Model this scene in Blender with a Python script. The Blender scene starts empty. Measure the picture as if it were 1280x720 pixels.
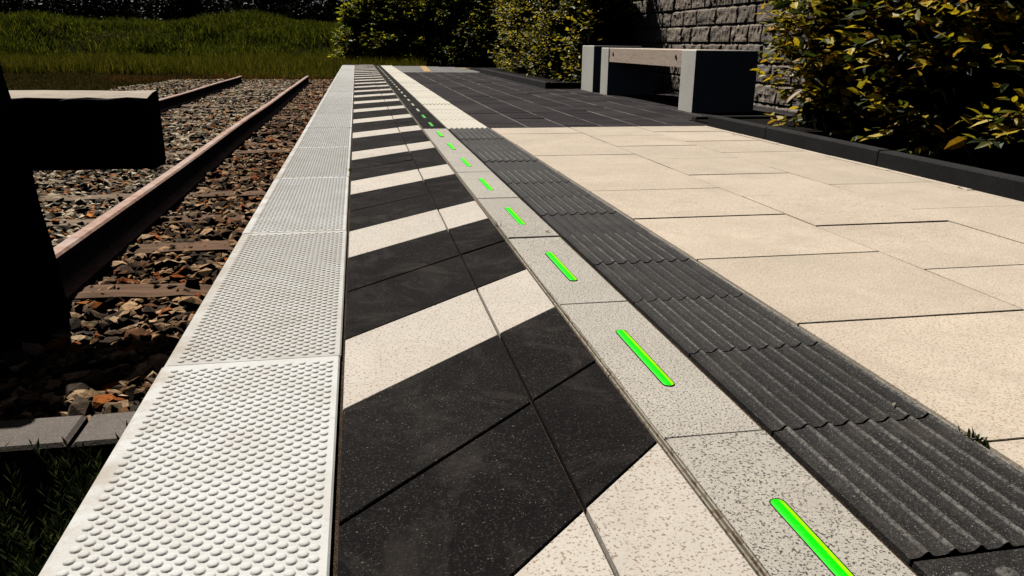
import bpy, math, random
import numpy as np
from mathutils import Matrix, Vector

rng = np.random.default_rng(11)
random.seed(5)
scene = bpy.context.scene
COL = scene.collection

# ------------------------------------------------------------------ helpers
class MB:
    """collects polygons and links them as ONE mesh object"""
    def __init__(self):
        self.V = []; self.F = []; self.M = []; self.n = 0
    def add(self, v, f, m=0):
        v = np.asarray(v, float).reshape(-1, 3)
        self.V.append(v)
        for q in f:
            self.F.append([i + self.n for i in q]); self.M.append(m)
        self.n += len(v)
    def box(self, x0, x1, y0, y1, z0, z1, ch=0.0, m=0):
        self.prism([(x0, y0), (x1, y0), (x1, y1), (x0, y1)], z0, z1, ch, m)
    def prism(self, poly, z0, z1, ch=0.0, m=0, tilt=0.0):
        """convex CCW polygon extruded from z0 to z1, top edge chamfered by ch"""
        P = np.array(poly, float); n = len(P)
        if ch > 0:
            Q = inset(P, ch)
            v = [(x, y, z0) for x, y in P] + [(x, y, z1 - ch) for x, y in P] + [(x, y, z1) for x, y in Q]
            f = [list(range(n))[::-1], [2 * n + i for i in range(n)]]
            for i in range(n):
                j = (i + 1) % n
                f += [[i, j, n + j, n + i], [n + i, n + j, 2 * n + j, 2 * n + i]]
        else:
            v = [(x, y, z0) for x, y in P] + [(x, y, z1) for x, y in P]
            f = [list(range(n))[::-1], [n + i for i in range(n)]]
            for i in range(n):
                j = (i + 1) % n
                f.append([i, j, n + j, n + i])
        v = np.array(v)
        if tilt:
            c = P.mean(0); a, b = rng.normal(0, tilt, 2)
            v[:, 2] += a * (v[:, 0] - c[0]) + b * (v[:, 1] - c[1])
        self.add(v, f, m)
    def tube(self, pts, rads, seg=7, m=0, cap=True):
        pts = [Vector(p) for p in pts]; v = []; f = []
        for i, p in enumerate(pts):
            d = (pts[min(i + 1, len(pts) - 1)] - pts[max(i - 1, 0)]).normalized()
            a = d.orthogonal().normalized() if abs(d.z) < .99 else Vector((1, 0, 0))
            if abs(d.z) >= .6: a = (Vector((1, 0, 0)) - d * d.x).normalized()
            b = d.cross(a)
            for k in range(seg):
                t = 2 * math.pi * k / seg
                v.append(p + (a * math.cos(t) + b * math.sin(t)) * rads[i])
        for i in range(len(pts) - 1):
            for k in range(seg):
                k2 = (k + 1) % seg
                f.append([i * seg + k, i * seg + k2, (i + 1) * seg + k2, (i + 1) * seg + k])
        if cap:
            f.append(list(range(seg))[::-1]); f.append([(len(pts) - 1) * seg + k for k in range(seg)])
        self.add([tuple(p) for p in v], f, m)
    def build(self, name, mats, parent=None, smooth=False):
        me = bpy.data.meshes.new(name)
        V = np.concatenate(self.V) if self.V else np.zeros((0, 3))
        return finish(me, V, self.F, self.M, name, mats, parent, smooth)

def finish(me, V, F, M, name, mats, parent, smooth):
    if isinstance(F, np.ndarray):
        nf, k = F.shape
        lt = np.full(nf, k, np.int32); li = F.ravel().astype(np.int32)
    else:
        lt = np.array([len(q) for q in F], np.int32); nf = len(F)
        li = np.fromiter((i for q in F for i in q), np.int32)
    me.vertices.add(len(V)); me.vertices.foreach_set('co', np.asarray(V, np.float32).ravel())
    me.loops.add(len(li)); me.loops.foreach_set('vertex_index', li)
    me.polygons.add(nf)
    ls = np.concatenate([[0], np.cumsum(lt)[:-1]]).astype(np.int32)
    me.polygons.foreach_set('loop_start', ls); me.polygons.foreach_set('loop_total', lt)
    if not isinstance(mats, (list, tuple)): mats = [mats]
    for m in mats: me.materials.append(m)
    if M is not None and len(mats) > 1:
        me.polygons.foreach_set('material_index', np.array(M, np.int32))
    me.polygons.foreach_set('use_smooth', np.full(nf, smooth, bool))
    me.update(calc_edges=True); me.validate()
    o = bpy.data.objects.new(name, me); COL.objects.link(o)
    if parent is not None: o.parent = parent
    return o

def inset(P, d):
    n = len(P); out = []
    for i in range(n):
        a, b, c = P[i - 1], P[i], P[(i + 1) % n]
        e1 = (b - a) / np.linalg.norm(b - a); e2 = (c - b) / np.linalg.norm(c - b)
        n1 = np.array([-e1[1], e1[0]]); n2 = np.array([-e2[1], e2[0]])
        k = (n1 + n2); k = k / max(1e-6, (1 + n1 @ n2))
        out.append(b + k * d)
    return np.array(out)

def clip(poly, axis, val, keep_less):
    out = []; n = len(poly)
    for i in range(n):
        a, b = poly[i], poly[(i + 1) % n]
        ia = (a[axis] <= val) == keep_less or a[axis] == val
        ib = (b[axis] <= val) == keep_less or b[axis] == val
        if ia: out.append(a)
        if ia != ib:
            t = (val - a[axis]) / (b[axis] - a[axis])
            out.append((a[0] + t * (b[0] - a[0]), a[1] + t * (b[1] - a[1])))
    res = []
    for p in out:
        if not res or abs(p[0] - res[-1][0]) + abs(p[1] - res[-1][1]) > 1e-5: res.append(p)
    if len(res) > 1 and abs(res[0][0] - res[-1][0]) + abs(res[0][1] - res[-1][1]) < 1e-5: res.pop()
    return res

def area(p):
    return .5 * sum(p[i - 1][0] * p[i][1] - p[i][0] * p[i - 1][1] for i in range(len(p)))

def empty(name, loc=(0, 0, 0)):
    o = bpy.data.objects.new(name, None); o.location = loc; o.empty_display_size = .1
    COL.objects.link(o); return o

def tag(o, label=None, cat=None, group=None, kind=None):
    if label: o['label'] = label
    if cat: o['category'] = cat
    if group: o['group'] = group
    if kind: o['kind'] = kind
    return o

def structure(o): o['kind'] = 'structure'; return o

# value noise on numpy arrays
def vnoise(p, seed=0):
    p = np.asarray(p, float); i = np.floor(p).astype(np.int64); f = p - i; f = f * f * (3 - 2 * f)
    def h(a):
        k = a[..., 0] * 374761393 + a[..., 1] * 668265263 + (a[..., 2] if a.shape[-1] > 2 else 0) * 1274126177 + seed * 974711
        k = (k ^ (k >> 13)) * 1274126177
        k = k & 0x7fffffff
        return ((k ^ (k >> 16)) & 0xffff) / 65535.0
    D = p.shape[-1]; r = 0
    for c in range(2 ** D):
        off = np.array([(c >> d) & 1 for d in range(D)])
        w = 1
        for d in range(D): w = w * (f[..., d] if off[d] else 1 - f[..., d])
        r = r + w * h(i + off)
    return r
def fbm(p, oct=4, seed=0):
    r = 0; a = .5
    for o in range(oct):
        r = r + a * vnoise(np.asarray(p) * 2 ** o, seed + o); a *= .5
    return r

# ------------------------------------------------------------------ materials
class NT:
    def __init__(self, name):
        self.m = bpy.data.materials.new(name); self.m.use_nodes = True
        self.t = self.m.node_tree; self.N = self.t.nodes; self.L = self.t.links
        self.b = self.N['Principled BSDF']; self.out = self.N['Material Output']
        self.geo = self.N.new('ShaderNodeNewGeometry')
    def pos(self, scale=(1, 1, 1)):
        mp = self.N.new('ShaderNodeMapping'); mp.inputs['Scale'].default_value = scale
        self.L.new(self.geo.outputs['Position'], mp.inputs['Vector']); return mp.outputs['Vector']
    def noise(self, scale, detail=3, rough=.55, vec=None):
        n = self.N.new('ShaderNodeTexNoise'); n.inputs['Scale'].default_value = scale
        n.inputs['Detail'].default_value = detail; n.inputs['Roughness'].default_value = rough
        self.L.new(vec if vec is not None else self.geo.outputs['Position'], n.inputs['Vector'])
        return n.outputs['Fac']
    def voro(self, scale, vec=None, out='Color'):
        n = self.N.new('ShaderNodeTexVoronoi'); n.inputs['Scale'].default_value = scale
        self.L.new(vec if vec is not None else self.geo.outputs['Position'], n.inputs['Vector'])
        return n.outputs[out]
    def ramp(self, fac, stops, interp='LINEAR'):
        r = self.N.new('ShaderNodeValToRGB'); r.color_ramp.interpolation = interp
        e = r.color_ramp.elements
        while len(e) > 1: e.remove(e[0])
        for i, (p, c) in enumerate(stops):
            if not isinstance(c, (tuple, list)): c = (c, c, c)
            if i == 0: e[0].position = p; e[0].color = (*c[:3], 1)
            else:
                k = e.new(p); k.color = (*c[:3], 1)
        self.L.new(fac, r.inputs['Fac']); return r.outputs['Color']
    def mix(self, fac, a, b, mode='MIX'):
        n = self.N.new('ShaderNodeMix'); n.data_type = 'RGBA'; n.blend_type = mode
        for s, i in ((fac, 0), (a, 6), (b, 7)):
            if isinstance(s, (int, float)): n.inputs[i].default_value = s if i == 0 else (s, s, s, 1)
            elif isinstance(s, tuple): n.inputs[i].default_value = (*s[:3], 1)
            else: self.L.new(s, n.inputs[i])
        return n.outputs[2]
    def math(self, op, a, b=0):
        n = self.N.new('ShaderNodeMath'); n.operation = op
        for s, i in ((a, 0), (b, 1)):
            if isinstance(s, (int, float)): n.inputs[i].default_value = s
            else: self.L.new(s, n.inputs[i])
        return n.outputs[0]
    def bump(self, h, strength=.5, dist=.002):
        n = self.N.new('ShaderNodeBump'); n.inputs['Strength'].default_value = strength
        n.inputs['Distance'].default_value = dist
        self.L.new(h, n.inputs['Height']); self.L.new(n.outputs['Normal'], self.b.inputs['Normal'])
    def island(self): return self.geo.outputs['Random Per Island']
    def color(self, c): 
        if isinstance(c, tuple): self.b.inputs['Base Color'].default_value = (*c[:3], 1)
        else: self.L.new(c, self.b.inputs['Base Color'])
    def rough(self, r, spec=.3):
        self.b.inputs['Roughness'].default_value = r; self.b.inputs['Specular IOR Level'].default_value = spec

def stone(name, base, specks, scale=230, thr=.62, amount=1.0, var=.06, rough=.8, spec=.25, bump=.35, stain=.12, specks2=None, thr2=.7):
    t = NT(name)
    n = t.noise(scale, 2, .6)
    f = t.ramp(n, [(thr - .03, 0.), (thr + .03, amount)])
    c = t.mix(f, base, specks)
    if specks2 is not None:
        n2 = t.noise(scale * 1.4, 1, .5, t.pos((1, 1.01, 1.3)))
        c = t.mix(t.ramp(n2, [(thr2 - .02, 0.), (thr2 + .03, 1.)]), c, specks2)
    lo = t.noise(2.6, 5, .62)
    c = t.mix(1.0, c, t.ramp(lo, [(.3, 1 - stain), (.7, 1 + stain * .4)]), 'MULTIPLY')
    pl = t.noise(38, 3, .6)
    c = t.mix(1.0, c, t.ramp(pl, [(.25, 1 - stain * .8), (.75, 1.0)]), 'MULTIPLY')
    c = t.mix(1.0, c, t.ramp(t.island(), [(0, 1 - var), (1, 1 + var * .5)]), 'MULTIPLY')
    t.color(c); t.rough(rough, spec)
    t.bump(t.noise(scale * .9, 3, .7), bump, .0016)
    return t.m

M = {}
M['slab'] = None
t = NT('edge_slab_concrete')
c = t.mix(t.ramp(t.noise(7, 6, .65), [(.42, 0.), (.72, .55)]), (.655, .648, .62), (.52, .48, .415))
c = t.mix(t.ramp(t.noise(55, 4, .7), [(.55, 0.), (.8, .5)]), c, (.40, .35, .29))
c = t.mix(t.ramp(t.noise(420, 1), [(.70, 0.), (.74, .5)]), c, (.22, .18, .15))
oi = t.N.new('ShaderNodeObjectInfo')
c = t.mix(1.0, c, t.ramp(oi.outputs['Random'], [(0, (.90, .885, .86)), (1, (1.03, 1.03, 1.03))]), 'MULTIPLY')
sx = t.N.new('ShaderNodeSeparateXYZ'); t.L.new(t.geo.outputs['Position'], sx.inputs[0])
edge = t.ramp(t.math('MULTIPLY', t.math('ADD', sx.outputs['X'], .407), 3.0), [(.03, .75), (.20, .0)])      # grime along the track side
c = t.mix(t.math('MULTIPLY', edge, t.ramp(t.noise(11, 5, .65), [(.42, 0.), (.62, 1.)])), c, (.40, .33, .25))
c = t.mix(t.ramp(t.noise(120, 3, .7), [(.58, 0.), (.75, .35)]), c, (.36, .31, .26))
low = t.ramp(t.math('MULTIPLY', sx.outputs['Z'], 400.), [(.15, 1.), (.55, 0.)])
c = t.mix(t.math('MULTIPLY', low, t.ramp(t.noise(9, 5, .7), [(.40, .03), (.68, .5)])), c, (.40, .355, .30))
t.color(c); t.rough(.75, .15); t.bump(t.noise(260, 3, .7), .2, .001); M['slab'] = t.m

M['hatch_dark'] = stone('anthracite_paver', (.0165, .0143, .0137), (.052, .045, .040), 240, .60, .9, .25, .95, .06, .9, .42, (.34, .30, .24), .735)
def dusty(m, col, amt):
    nt = m.node_tree; N = nt.nodes; L = nt.links; b = N['Principled BSDF']; lk = b.inputs['Base Color'].links[0]; src = lk.from_socket
    g = N.new('ShaderNodeNewGeometry')
    n1 = N.new('ShaderNodeTexNoise'); n1.inputs['Scale'].default_value = 5.5; n1.inputs['Detail'].default_value = 7; n1.inputs['Roughness'].default_value = .72
    n1.inputs['Distortion'].default_value = .8
    L.new(g.outputs['Position'], n1.inputs['Vector'])
    r = N.new('ShaderNodeValToRGB'); r.color_ramp.elements[0].position = .50; r.color_ramp.elements[0].color = (0, 0, 0, 1)
    r.color_ramp.elements[1].position = .74; r.color_ramp.elements[1].color = (amt, amt, amt, 1); L.new(n1.outputs['Fac'], r.inputs['Fac'])
    x = N.new('ShaderNodeMix'); x.data_type = 'RGBA'; L.new(r.outputs['Color'], x.inputs[0]); L.new(src, x.inputs[6]); x.inputs[7].default_value = (*col, 1)
    L.new(x.outputs[2], b.inputs['Base Color'])
dusty(M['hatch_dark'], (.060, .050, .042), .75)
M['hatch_white'] = stone('white_paver', (.64, .575, .49), (.26, .165, .10), 185, .60, .8, .05, .8, .2, .3, .10, (.10, .07, .05), .72)
dusty(M['hatch_white'], (.40, .32, .24), .45)
M['granite'] = stone('speckled_granite_tile', (.50, .455, .385), (.045, .040, .038), 255, .575, .95, .06, .75, .3, .3, .10, (.66, .60, .50), .66)
M['beige'] = stone('beige_paver', (.67, .568, .445), (.40, .28, .185), 190, .58, .85, .09, .85, .15, .3, .13, (.12, .09, .06), .745)
M['rib_dark'] = stone('anthracite_ribbed_tile', (.030, .027, .025), (.12, .11, .10), 300, .60, .8, .18, .6, .45, .8, .2, (.36, .33, .28), .735)
def pale_crest_rib():
    t = NT('anthracite_ribbed_tile')
    sx = t.N.new('ShaderNodeSeparateXYZ'); t.L.new(t.geo.outputs['Position'], sx.inputs[0])
    c = t.mix(t.ramp(t.noise(300, 2, .6), [(.55, 0.), (.61, .8)]), (.019, .0170, .0158), (.065, .059, .053))
    c = t.mix(t.ramp(t.noise(420, 1, .5, t.pos((1, 1.01, 1.3))), [(.69, 0.), (.74, 1.)]), c, (.36, .33, .28))
    crest = t.ramp(t.math('ADD', t.math('MULTIPLY', sx.outputs['Z'], 100.), .0), [(.25, 0.), (.45, 1.)])
    worn = t.math('MULTIPLY', crest, t.ramp(t.noise(150, 3, .7), [(.38, .10), (.62, 1.)]))
    worn = t.math('MULTIPLY', worn, t.ramp(t.noise(14, 3, .6), [(.35, .35), (.65, 1.)]))
    c = t.mix(worn, c, (.25, .232, .205))  # paler tone on the raised rib crests
    c = t.mix(1.0, c, t.ramp(t.noise(3, 5, .62), [(.3, .75), (.7, 1.1)]), 'MULTIPLY')
    c = t.mix(1.0, c, t.ramp(t.island(), [(0, .82), (1, 1.08)]), 'MULTIPLY')
    t.color(c); t.rough(.7, .15); t.bump(t.noise(280, 3, .7), .8, .0016); return t.m
dusty(M['beige'], (.42, .34, .25), .45); dusty(M['granite'], (.34, .29, .23), .4)
M['rib_dark'] = pale_crest_rib(); dusty(M['rib_dark'], (.075, .062, .05), .6)
M['rib_white'] = stone('pale_ribbed_tile', (.66, .61, .50), (.42, .35, .25), 190, .64, .6, .06, .8, .2, .3, .1)
M['niche'] = stone('plum_grey_paver', (.044, .0365, .0375), (.085, .075, .072), 240, .62, .8, .32, .95, .06, .5, .3, (.18, .16, .15), .74)
M['kerb'] = stone('dark_kerb_concrete', (.036, .034, .033), (.085, .08, .074), 240, .6, .8, .15, .95, .06, .7, .25)
M['grey_end'] = stone('light_grey_paver', (.20, .19, .175), (.12, .11, .10), 90, .6, .6, .08, .85, .2, .3, .15)
M['orange'] = stone('orange_line_paint', (.50, .31, .10), (.42, .25, .09), 60, .6, .6, .03, .7, .2, .2, .12)
M['bench_concrete'] = stone('bench_concrete', (.74, .71, .635), (.62, .585, .50), 60, .58, .8, .04, .75, .25, .25, .10, (.45, .41, .34), .74)
M['low_kerb'] = stone('weathered_kerb_concrete', (.17, .14, .115), (.30, .26, .22), 200, .6, .8, .12, .85, .2, .6, .25, (.06, .05, .045), .70)
M['joint'] = stone('sandy_joint_filling', (.085, .055, .034), (.035, .024, .015), 300, .52, .9, 0, .95, .05, 1.0, .5, (.27, .2, .13), .66)
M['joint_light'] = stone('pale_joint_sand', (.46, .42, .36), (.10, .08, .06), 300, .56, .9, 0, .95, .05, .6, .5)
M['strip'] = stone('edging_strip', (.42, .36, .27), (.20, .13, .08), 60, .56, .9, .2, .6, .3, .3, .3)
M['soil'] = stone('dark_soil', (.012, .009, .007), (.03, .022, .015), 40, .6, .8, 0, .95, .05, 1.0, .4)
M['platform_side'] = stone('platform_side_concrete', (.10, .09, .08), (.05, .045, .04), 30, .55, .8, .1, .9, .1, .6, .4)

def rust():
    t = NT('rusty_rail_steel')
    c = t.mix(t.ramp(t.noise(24, 6, .7), [(.35, 0.), (.65, 1.)]), (.22, .095, .055), (.40, .24, .17))
    c = t.mix(t.ramp(t.noise(5, 4, .6), [(.45, 0.), (.75, .8)]), c, (.42, .34, .29))
    t.color(c); t.rough(.72, .35); t.b.inputs['Metallic'].default_value = .15
    t.bump(t.noise(180, 4, .7), .5, .001); return t.m
M['rail'] = rust()

def wood(name, a, b, scale, dark, stretch, rough=.85, bump=.6):
    t = NT(name)
    v = t.pos(stretch)
    c = t.mix(t.ramp(t.noise(scale, 6, .65, v), [(.3, 0.), (.7, 1.)]), a, b)
    c = t.mix(t.ramp(t.noise(scale * 2.4, 4, .7, v), [(.56, 0.), (.68, .85)]), c, dark)
    t.color(c); t.rough(rough, .15); t.bump(t.noise(scale * 3, 5, .7, v), bump, .004); return t.m
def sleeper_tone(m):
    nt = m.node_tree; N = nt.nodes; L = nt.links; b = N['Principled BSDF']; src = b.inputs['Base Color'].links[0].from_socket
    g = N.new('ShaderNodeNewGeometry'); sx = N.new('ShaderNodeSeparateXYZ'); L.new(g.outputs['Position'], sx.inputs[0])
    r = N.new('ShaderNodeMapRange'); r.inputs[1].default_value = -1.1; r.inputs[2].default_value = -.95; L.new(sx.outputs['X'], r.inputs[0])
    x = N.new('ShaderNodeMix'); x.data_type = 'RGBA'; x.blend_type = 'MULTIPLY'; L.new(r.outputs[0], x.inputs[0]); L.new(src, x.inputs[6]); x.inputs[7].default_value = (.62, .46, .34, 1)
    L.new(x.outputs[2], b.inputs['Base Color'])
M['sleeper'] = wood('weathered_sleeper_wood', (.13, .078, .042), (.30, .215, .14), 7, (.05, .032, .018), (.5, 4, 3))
M['buffer'] = wood('shaded_timber', (.012, .010, .009), (.022, .018, .015), 14, (.006, .005, .005), (1, 1, .25))  # shade of the backlit faces put into a near-black colour
M['beamwood'] = wood('lit_split_timber_top', (.34, .27, .20), (.52, .43, .33), 34, (.11, .08, .05), (.16, 2.4, 2), .8, .5)  # same timber on the sunlit top, light put into the paler colour
M['seat'] = wood('weathered_bench_wood', (.52, .40, .31), (.66, .54, .44), 16, (.24, .15, .10), (3, .35, 3), .75, .3)
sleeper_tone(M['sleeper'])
t = NT('bolt_steel'); t.color((.012, .011, .011)); t.rough(.5, .4); M['bolt'] = t.m

def ballast():
    t = NT('ballast_stone')
    c = t.ramp(t.island(), [(0, (.060, .052, .045)), (.12, (.20, .17, .13)), (.30, (.10, .09, .078)), (.38, (.42, .365, .285)), (.60, (.15, .095, .055)),
                            (.68, (.55, .49, .40)), (.83, (.30, .115, .034)), (.89, (.05, .045, .042)), (.94, (.42, .17, .045))], 'CONSTANT')
    c = t.mix(1.0, c, t.ramp(t.noise(45, 4, .7), [(.3, (.55, .50, .42)), (.7, (1.75, 1.58, 1.32))]), 'MULTIPLY')
    sx = t.N.new('ShaderNodeSeparateXYZ'); t.L.new(t.geo.outputs['Position'], sx.inputs[0])      # stones darker and browner outside the rail
    off_rail = t.math('MULTIPLY', t.ramp(t.math('ADD', sx.outputs['X'], 1.6), [(.50, 0.), (.66, 1.)]), t.ramp(t.noise(2.2, 3), [(.35, .55), (.6, 1.)]))
    c = t.mix(off_rail, c, t.mix(1.0, c, (.66, .47, .33), 'MULTIPLY'))
    t.color(c); t.rough(.9, .08); t.bump(t.noise(120, 4, .7), .7, .004); return t.m
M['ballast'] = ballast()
M['trackbed'] = stone('dark_trackbed', (.035, .028, .022), (.10, .08, .055), 30, .55, .9, 0, .95, .1, 1.0, .4, (.16, .10, .05), .66)

def leaf(name, stops, trans=.3, spec=.35, rough=.5):
    t = NT(name)
    c = t.ramp(t.island(), stops)
    c = t.mix(1.0, c, t.ramp(t.noise(60, 2), [(.3, .7), (.7, 1.15)]), 'MULTIPLY')
    t.color(c); t.rough(rough, spec)
    if trans > 0:
        tr = t.N.new('ShaderNodeBsdfTranslucent'); t.L.new(c, tr.inputs['Color'])
        mx = t.N.new('ShaderNodeMixShader'); mx.inputs[0].default_value = trans
        t.L.new(t.b.outputs[0], mx.inputs[1]); t.L.new(tr.outputs[0], mx.inputs[2])
        t.L.new(mx.outputs[0], t.out.inputs['Surface'])
    return t.m
M['leaf_big'] = leaf('yellowing_hedge_leaf', [(0, (.02, .035, .005)), (.22, (.05, .065, .008)), (.40, (.18, .17, .012)), (.56, (.52, .41, .016)), (.84, (.72, .50, .02)), (.95, (.58, .29, .018)), (1, (.18, .08, .01))], .42, .3)
M['leaf_mid'] = leaf('yellow_green_hedge_leaf', [(0, (.02, .032, .005)), (.35, (.06, .075, .008)), (.55, (.28, .26, .014)), (.8, (.62, .50, .02)), (1, (.66, .40, .02))], .42, .25)
M['leaf_back'] = leaf('green_hedge_leaf', [(0, (.02, .035, .005)), (.35, (.10, .13, .010)), (.65, (.32, .34, .018)), (.9, (.60, .54, .02)), (1, (.60, .38, .02))], .55, .2)
M['leaf_tree'] = leaf('dark_tree_leaf', [(0, (.007, .011, .004)), (.6, (.014, .020, .006)), (1, (.035, .045, .010))], .12, .1)
M['grass_bank'] = leaf('bank_grass_blade', [(0, (.012, .024, .004)), (.45, (.040, .058, .005)), (.78, (.115, .125, .008)), (1, (.24, .23, .02))], .38, .02, .9)
M['grass_reed'] = leaf('yellow_reed_blade', [(0, (.035, .045, .006)), (.5, (.095, .10, .008)), (.85, (.19, .16, .012)), (1, (.28, .21, .03))], .3, .02, .9)
M['grass_dry'] = leaf('dry_meadow_blade', [(0, (.030, .026, .006)), (.5, (.055, .042, .008)), (.9, (.085, .055, .012)), (1, (.14, .12, .05))], .25, .02, .9)
M['rust_plant'] = leaf('reddish_verge_blade', [(0, (.06, .028, .008)), (.5, (.13, .055, .012)), (1, (.15, .09, .015))], .3, .02, .9)
M['low_leaf'] = leaf('dark_evergreen_leaf', [(0, (.010, .018, .005)), (.6, (.03, .048, .010)), (1, (.12, .135, .04))], .2, .45, .4)
M['hedge_core'] = stone('hedge_inner_shade', (.007, .007, .004), (.014, .012, .006), 12, .55, .8, 0, 1.0, .0, 1.0, .3)  # near-black colour stands for the shade inside the hedges
M['twig'] = stone('hedge_twig_bark', (.03, .021, .013), (.05, .035, .02), 60, .55, .8, .2, .9, .1, .5, .3)
M['bark'] = stone('tree_bark', (.022, .018, .014), (.04, .032, .024), 12, .55, .8, .2, .95, .05, .8, .3)
M['ground'] = stone('rough_grass_soil', (.016, .019, .006), (.032, .030, .009), 3, .52, .9, 0, .95, .0, .5, .4, (.045, .03, .012), .6)

def wall_mat():
    t = NT('split_face_stone')
    c = t.ramp(t.island(), [(0, (.27, .225, .18)), (.3, (.38, .305, .235)), (.55, (.25, .22, .195)), (.8, (.42, .34, .26)), (1, (.31, .265, .225))])
    c = t.mix(t.ramp(t.noise(16, 5, .7), [(.4, 0.), (.68, .75)]), c, (.13, .106, .088))
    c = t.mix(t.ramp(t.noise(40, 3, .7), [(.6, 0.), (.75, .7)]), c, (.42, .33, .245))
    t.color(c); t.rough(.9, .15); t.bump(t.noise(60, 6, .75), .8, .012); return t.m
M['wall'] = wall_mat()

def lens(name, deep, edge, strength):
    t = NT(name)
    tc = t.N.new('ShaderNodeTexCoord'); sx = t.N.new('ShaderNodeSeparateXYZ'); t.L.new(tc.outputs['Object'], sx.inputs[0])
    c = t.ramp(t.math('ADD', t.math('MULTIPLY', sx.outputs['X'], 50.), .5), [(.0, deep), (.60, deep), (.68, edge), (1, edge)])  # yellow-green side paints in the reflection along the curved lens
    gl = t.ramp(t.math('ADD', t.math('MULTIPLY', sx.outputs['Y'], 3.2), .5), [(0, (1.0, 1.0, 1.0)), (.22, (.75, .80, .75)), (.5, (1, 1, 1)), (.88, (.85, .85, .85)), (1, (.35, .45, .35))])
    c = t.mix(1.0, c, gl, 'MULTIPLY')
    c = t.mix(t.ramp(t.noise(190, 2, .6), [(.60, 0.), (.75, .35)]), c, (.10, .16, .06))
    t.color(c); t.rough(.55, .1)
    t.L.new(c, t.b.inputs['Emission Color']); t.b.inputs['Emission Strength'].default_value = strength
    return t.m
M['lens_green'] = lens('glowing_green_lens', (.0, .80, .0), (.26, .90, .0), .75)
M['lens_soft'] = lens('faint_green_lens', (.03, .42, .05), (.10, .50, .06), .28)
M['lens_pale'] = lens('unlit_pale_lens', (.48, .47, .34), (.55, .53, .40), .0)
t = NT('lamp_rim_steel'); t.color((.10, .085, .055)); t.rough(.4, .4); t.b.inputs['Metallic'].default_value = .6; M['rim'] = t.m

# ------------------------------------------------------------------ terrain
def sstep(a, b, x):
    u = np.clip((x - a) / (b - a), 0, 1); return u * u * (3 - 2 * u)
def terrain_z(x, y):
    x = np.asarray(x, float); y = np.asarray(y, float)
    p = np.stack([x * .22, y * .22], -1); p2 = np.stack([x * .7, y * .7], -1)
    foot = 31.0 + 3.0 * sstep(-2, -12, x) + 2.5 * (fbm(np.stack([x * .12, x * 0 + 3.3], -1), 3, 4) - .5)
    s = sstep(0, 8, y - foot)
    bank = s * (1.72 + .7 * (fbm(p, 3, 9) - .5)) + s * (1 - s) * 5.5 * (fbm(p2 * .8, 3, 2) - .45)
    z = -.34 + bank + .08 * (fbm(p2, 3, 5) - .5) * sstep(1, 4, np.abs(y) + np.abs(x))
    # lower ground in front of the track, slight hollow under the platform
    z = z - .14 * sstep(1.9, 1.5, y) * sstep(6, 4, y) * (x < 0)
    return z
def build_ground():
    def axis(lo, hi, a, b, fine, coarse):
        l = [a]; s = fine
        xs = list(np.arange(a, b + 1e-6, fine))
        s = fine; v = b
        while v < hi: s *= 1.25; v += s; xs.append(min(v, hi))
        s = fine; v = a
        while v > lo: s *= 1.25; v -= s; xs.insert(0, max(v, lo))
        return np.array(xs)
    xs = axis(-900, 900, -26, 12, .5, 50); ys = axis(-900, 900, -3, 48, .5, 50)
    X, Y = np.meshgrid(xs, ys); Z = terrain_z(X, Y)
    nx, ny = len(xs), len(ys)
    V = np.stack([X, Y, Z], -1).reshape(-1, 3)
    i = np.arange(nx - 1)[None, :] + nx * np.arange(ny - 1)[:, None]; i = i.ravel()
    F = np.stack([i, i + 1, i + nx + 1, i + nx], -1)
    o = finish(bpy.data.meshes.new('ground'), V, F, None, 'ground', M['ground'], None, True)
    structure(o)
build_ground()

# ------------------------------------------------------------------ platform
YN, YE = -1.6, 24.0           # near and far limit of the platform
Y1 = 5.91                     # where the paving changes colour
YG = 17.7                     # light grey paving at the far end
def yend(x): return 24.3 - .80 * max(0., x + .4)
b = MB()
b.prism([(-.385, YN), (4.25, YN), (4.25, yend(4.25) + .05), (-.385, yend(-.4) + .0)], -.6, -.0125)
structure(b.build('platform_base', [M['joint']]))
b = MB(); b.box(-.398, -.387, YN, yend(-.4), -.6, -.075)
structure(b.build('platform_side', [M['platform_side']]))

# ---- studded edge slabs: individual precast slabs
SX0, SX1, SL, SY0 = -.407, -.062, 1.134, 1.512
def edge_slab_mesh():
    b = MB(); L = SL - .006
    x0, x1 = 0, SX1 - SX0
    # body with a rounded outer (track side) edge
    prof = [(x0, -.07), (x1, -.07), (x1, -.003), (x1 - .003, 0), (x0 + .012, 0), (x0 + .004, -.003), (x0, -.012)]
    n = len(prof)
    v = [(x, 0, z) for x, z in prof] + [(x, L, z) for x, z in prof]
    f = [[i, (i + 1) % n, n + (i + 1) % n, n + i][::-1] for i in range(n)] + [list(range(n)), [n + i for i in range(n)][::-1]]
    b.add(v, f)
    seg = 9; rings = [(.0080, -.0004), (.0063, .0017), (.0049, .0023), (.0026, .0025)]
    ca = np.array([(math.cos(2 * math.pi * k / seg), math.sin(2 * math.pi * k / seg)) for k in range(seg)])
    tv = np.concatenate([np.c_[ca * r, np.full(seg, z)] for r, z in rings] + [[[0, 0, .0025]]])
    tf = []
    for r in range(len(rings) - 1):
        for k in range(seg):
            k2 = (k + 1) % seg; tf.append([r * seg + k, r * seg + k2, (r + 1) * seg + k2, (r + 1) * seg + k])
    for k in range(seg): tf.append([3 * seg + k, 3 * seg + (k + 1) % seg, 4 * seg])
    dx, dy = .0266, .01175
    rows = int((L - .03) / dy)
    for r in range(rows):
        y = .018 + r * dy
        for cidx in range(13):
            x = .033 + cidx * dx + (dx / 2 if r % 2 else 0)
            if x > x1 - .0125: continue
            b.add(tv + np.array([x, y, 0]), tf)
    return b
slab0 = edge_slab_mesh().build('edge_slab', [M['slab']], None, False)
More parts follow.
